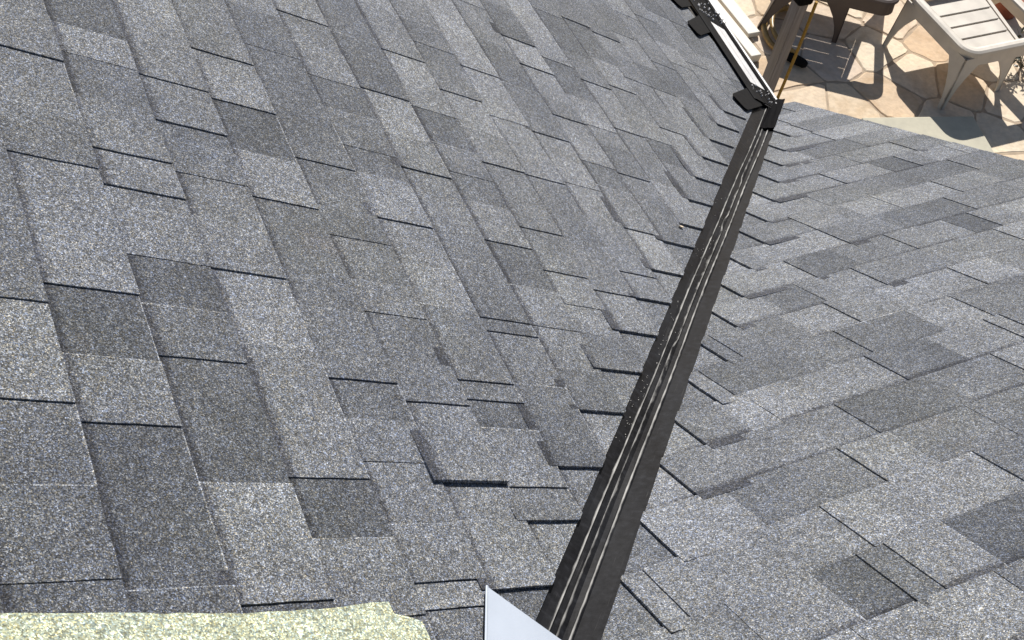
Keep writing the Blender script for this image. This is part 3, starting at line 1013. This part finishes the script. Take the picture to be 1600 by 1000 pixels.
def make_chair(loc, rz, label):
    root = empty('resin_chair', loc, rz)
    tag(root, label, 'chair', 'resin chairs on the patio')
    W, L = 0.74, 0.64
    bm = bmesh.new()
    sweep(bm, rounded(0, W, 0, L, 0.085, 0.405), [(-0.034, -0.006), (-0.030, 0.008), (-0.012, 0.014), (0.014, 0.014), (0.032, 0.006), (0.036, -0.012), (0.030, -0.014), (0.024, 0.0), (-0.026, 0.0)], True)
    obj('rim', bm, M_RESIN, root, smooth=False)
    bm = bmesh.new()
    sweep(bm, rounded(-0.012, W + 0.012, -0.012, L + 0.012, 0.095, 0.335), [(-0.004, -0.035), (-0.010, 0.055), (0.004, 0.055), (0.014, -0.035)], True)
    obj('apron', bm, M_RESIN, root)
    for top, foot, dx, dy in (((-0.018, -0.018, 0.36), (-0.10, -0.085, 0), 1, 1), ((-0.018, L + 0.018, 0.36), (-0.10, L - 0.02, 0), 1, -1),
                              ((0.46, -0.018, 0.33), (0.47, -0.03, 0), -1, 1), ((W + 0.018, L + 0.018, 0.36), (W + 0.09, L + 0.06, 0), -1, -1)):
        bm = bmesh.new()
        leg(bm, top, foot, dx, dy, 0.19, 0.034)
        obj('leg', bm, M_RESIN, root)
    y = 0.055
    i = 0
    while y < L - 0.1:
        bm = bmesh.new()
        xr = 0.47 + 0.12 * y / L
        p = [(0.03, y, 0.365), (xr, y, 0.365), (xr + 0.02, y + 0.112, 0.365), (0.03, y + 0.112, 0.365)]
        prism(bm, [Vector(q) for q in p], [Vector(q) - Vector((0, 0, 0.012)) for q in p])
        bmesh.ops.bevel(bm, geom=bm.edges[:], offset=0.003, segments=1, affect='EDGES')
        obj('slat', bm, M_RESIN, root)
        y += 0.125; i += 1
    bm = bmesh.new()
    p = [(0.02, 0.02, 0.3505), (0.50, 0.02, 0.3505), (0.60, L - 0.03, 0.3505), (0.02, L - 0.03, 0.3505)]
    prism(bm, [Vector(q) for q in p], [Vector(q) - Vector((0, 0, 0.01)) for q in p])
    obj('seat_pan', bm, M_RESIN, root)
    bm = bmesh.new()
    p = [(0.49, 0.02, 0.36), (0.515, 0.02, 0.36), (0.63, L - 0.03, 0.36), (0.60, L - 0.03, 0.36)]
    prism(bm, [Vector(q) for q in p], [Vector(q) - Vector((0, 0, 0.04)) for q in p])
    obj('side_rail', bm, M_RESIN, root)
    return root
def copy_tree(o, parent=None, skip=()):
    c = o.copy(); C.objects.link(c)
    if parent: c.parent = parent
    for ch in list(o.children):
        if ch.name.split('.')[0] not in skip: copy_tree(ch, c)
    return c
chair = make_chair((3.225, 1.645, GROUND), 0.0, 'sunlit white resin chair with slatted seat near the concrete slab')
def recolour(root, mat):
    for ch in root.children:
        ch.material_slots[0].link = 'OBJECT'
        ch.material_slots[0].material = mat
c3 = copy_tree(chair, skip=('seat_pan',)); c3.location = (2.43, 2.67, GROUND); c3.rotation_euler.z = math.radians(-36)
c3['label'] = 'resin chair coloured brown for its shade at the top edge beside the timber post, one leg showing'
recolour(c3, M_RESIN_SHADED)  # same chair in a darker colour, its shade painted in

# timber post with collar, hose and cord
post = empty('timber_post', (0.50, 0.56, GROUND))
tag(post, 'weathered brown timber post standing just past the gutter end', 'post')
bm = bmesh.new()
prism(bm, [Vector((-.027, -.03, 2.22)), Vector((.027, -.03, 2.22)), Vector((.027, .03, 2.22)), Vector((-.027, .03, 2.22))],
      [Vector((-.027, -.03, 0)), Vector((.027, -.03, 0)), Vector((.027, .03, 0)), Vector((-.027, .03, 0))])
bmesh.ops.bevel(bm, geom=bm.edges[:], offset=0.005, segments=2, affect='EDGES')
obj('shaft', bm, M_POST, post)
bm = bmesh.new()
box(bm, (0, 0, 2.135), (0.075, 0.08, 0.06), None, 0.012)
obj('collar', bm, M_BLACK, post)

# cord hanging down the post
bm = bmesh.new()
pts = []
for i in range(15):
    t = i / 14
    pts.append((0.540 + 0.004 * math.sin(9 * t), 0.515 - 0.006 * math.sin(7 * t + 1), 0.03 - 2.1 * t))
tube(bm, pts, 0.0075, 6)
tag(obj('cord', bm, M_CORD), 'yellow cord hanging down the side of the timber post', 'cord')
# hose loop
hose = empty('garden_hose', (2.33, 2.56, GROUND))
tag(hose, 'yellow brown garden hose loop with black nozzle lying beside the post', 'hose')
bm = bmesh.new()
pts = [(0.30, 0.22, 0.03), (0.20, 0.22, 0.03), (0.10, 0.18, 0.03), (0.02, 0.10, 0.03), (-0.03, 0.0, 0.03), (-0.05, -0.10, 0.03), (-0.03, -0.20, 0.03), (0.0, -0.26, 0.03)]
sm = []
for i in range(len(pts) - 1):
    a = Vector(pts[max(0, i - 1)]); b = Vector(pts[i]); c_ = Vector(pts[i + 1]); d_ = Vector(pts[min(len(pts) - 1, i + 2)])
    for q in range(4):
        t = q / 4
        sm.append(0.5 * ((2 * b) + (-a + c_) * t + (2 * a - 5 * b + 4 * c_ - d_) * t * t + (-a + 3 * b - 3 * c_ + d_) * t ** 3))
sm.append(Vector(pts[-1]))
tube(bm, sm, 0.022, 8)
tube(bm, [p + Vector((0.05, -0.01, 0.03)) for p in sm[3:]], 0.018, 8)
obj('hose_tube', bm, M_HOSE, hose, smooth=True)
bm = bmesh.new()
tube(bm, [(0.0, -0.25, 0.03), (0.03, -0.30, 0.035), (0.06, -0.36, 0.04), (0.07, -0.38, 0.04)], [0.03, 0.036, 0.032, 0.02], 8)
obj('nozzle', bm, M_BLACK, hose)
# pale boards lying between the gutter and the post
for i, (x, y0, y1, w, z, lab) in enumerate(((2.08, 2.34, 4.0, 0.085, 0.06, 'pale painted board on the patio nearest the gutter'),
                                            (2.215, 2.58, 4.0, 0.10, 0.04, 'pale painted board on the patio beside the hose loop'))):
    bm = bmesh.new()
    box(bm, (x, (y0 + y1) / 2, GROUND + z / 2 + 0.002), (w, y1 - y0, z), None, 0.006)
    tag(obj('painted_board', bm, M_BOARD), lab, 'board', 'pale boards beside the gutter')

# terracotta pot and the plant beside it
bm = bmesh.new()
def lathe(bm, c, prof, n=20):
    rings = [[bm.verts.new((c[0] + r * math.cos(2 * math.pi * k / n), c[1] + r * math.sin(2 * math.pi * k / n), c[2] + z)) for k in range(n)] for r, z in prof]
    fs = []
    for a, b in zip(rings, rings[1:]):
        for k in range(n): fs.append(bm.faces.new((a[k], a[(k + 1) % n], b[(k + 1) % n], b[k])))
    fs.append(bm.faces.new(rings[0][::-1])); fs.append(bm.faces.new(rings[-1]))
    bmesh.ops.recalc_face_normals(bm, faces=fs)
lathe(bm, (4.33, 2.36, GROUND), [(0.09, 0), (0.13, 0.16), (0.145, 0.165), (0.145, 0.20), (0.125, 0.20), (0.11, 0.16)])
tag(obj('terracotta_pot', bm, M_TERRA), 'red terracotta pot standing behind the sunlit chair', 'pot')
plant = empty('leafy_plant', (4.03, 1.78, GROUND))
tag(plant, 'small dark leafy plant growing at the right edge of the patio', 'plant')
rg = random.Random(9)
bm = bmesh.new(); bs = bmesh.new()
for q in range(16):
    a = rg.uniform(0, 2 * math.pi); r = rg.uniform(0.08, 0.25); hgt = rg.uniform(0.1, 0.28)
    tip = Vector((r * math.cos(a), r * math.sin(a), hgt))
    tube(bs, [(0, 0, 0), tip * 0.5 + Vector((0, 0, 0.04)), tip], [0.004, 0.003, 0.0015], 5)
    for w in range(9):
        t = rg.uniform(0.4, 1.0)
        c_ = tip * t + Vector((rg.gauss(0, .02), rg.gauss(0, .02), rg.gauss(0.01, .015)))
        d_ = Vector((rg.gauss(0, 1), rg.gauss(0, 1), rg.gauss(0.2, .6))).normalized()
        sd = d_.cross(Vector((rg.gauss(0, .4), rg.gauss(0, .4), 1))).normalized()
        ln, wd = rg.uniform(0.03, 0.06), rg.uniform(0.008, 0.014)
        vs = [bm.verts.new(c_), bm.verts.new(c_ + d_ * ln * .5 + sd * wd), bm.verts.new(c_ + d_ * ln), bm.verts.new(c_ + d_ * ln * .5 - sd * wd)]
        bm.faces.new(vs)
tag(obj('foliage', bm, M_LEAF, plant), kind='stuff')
obj('stem', bs, M_STEM, plant)
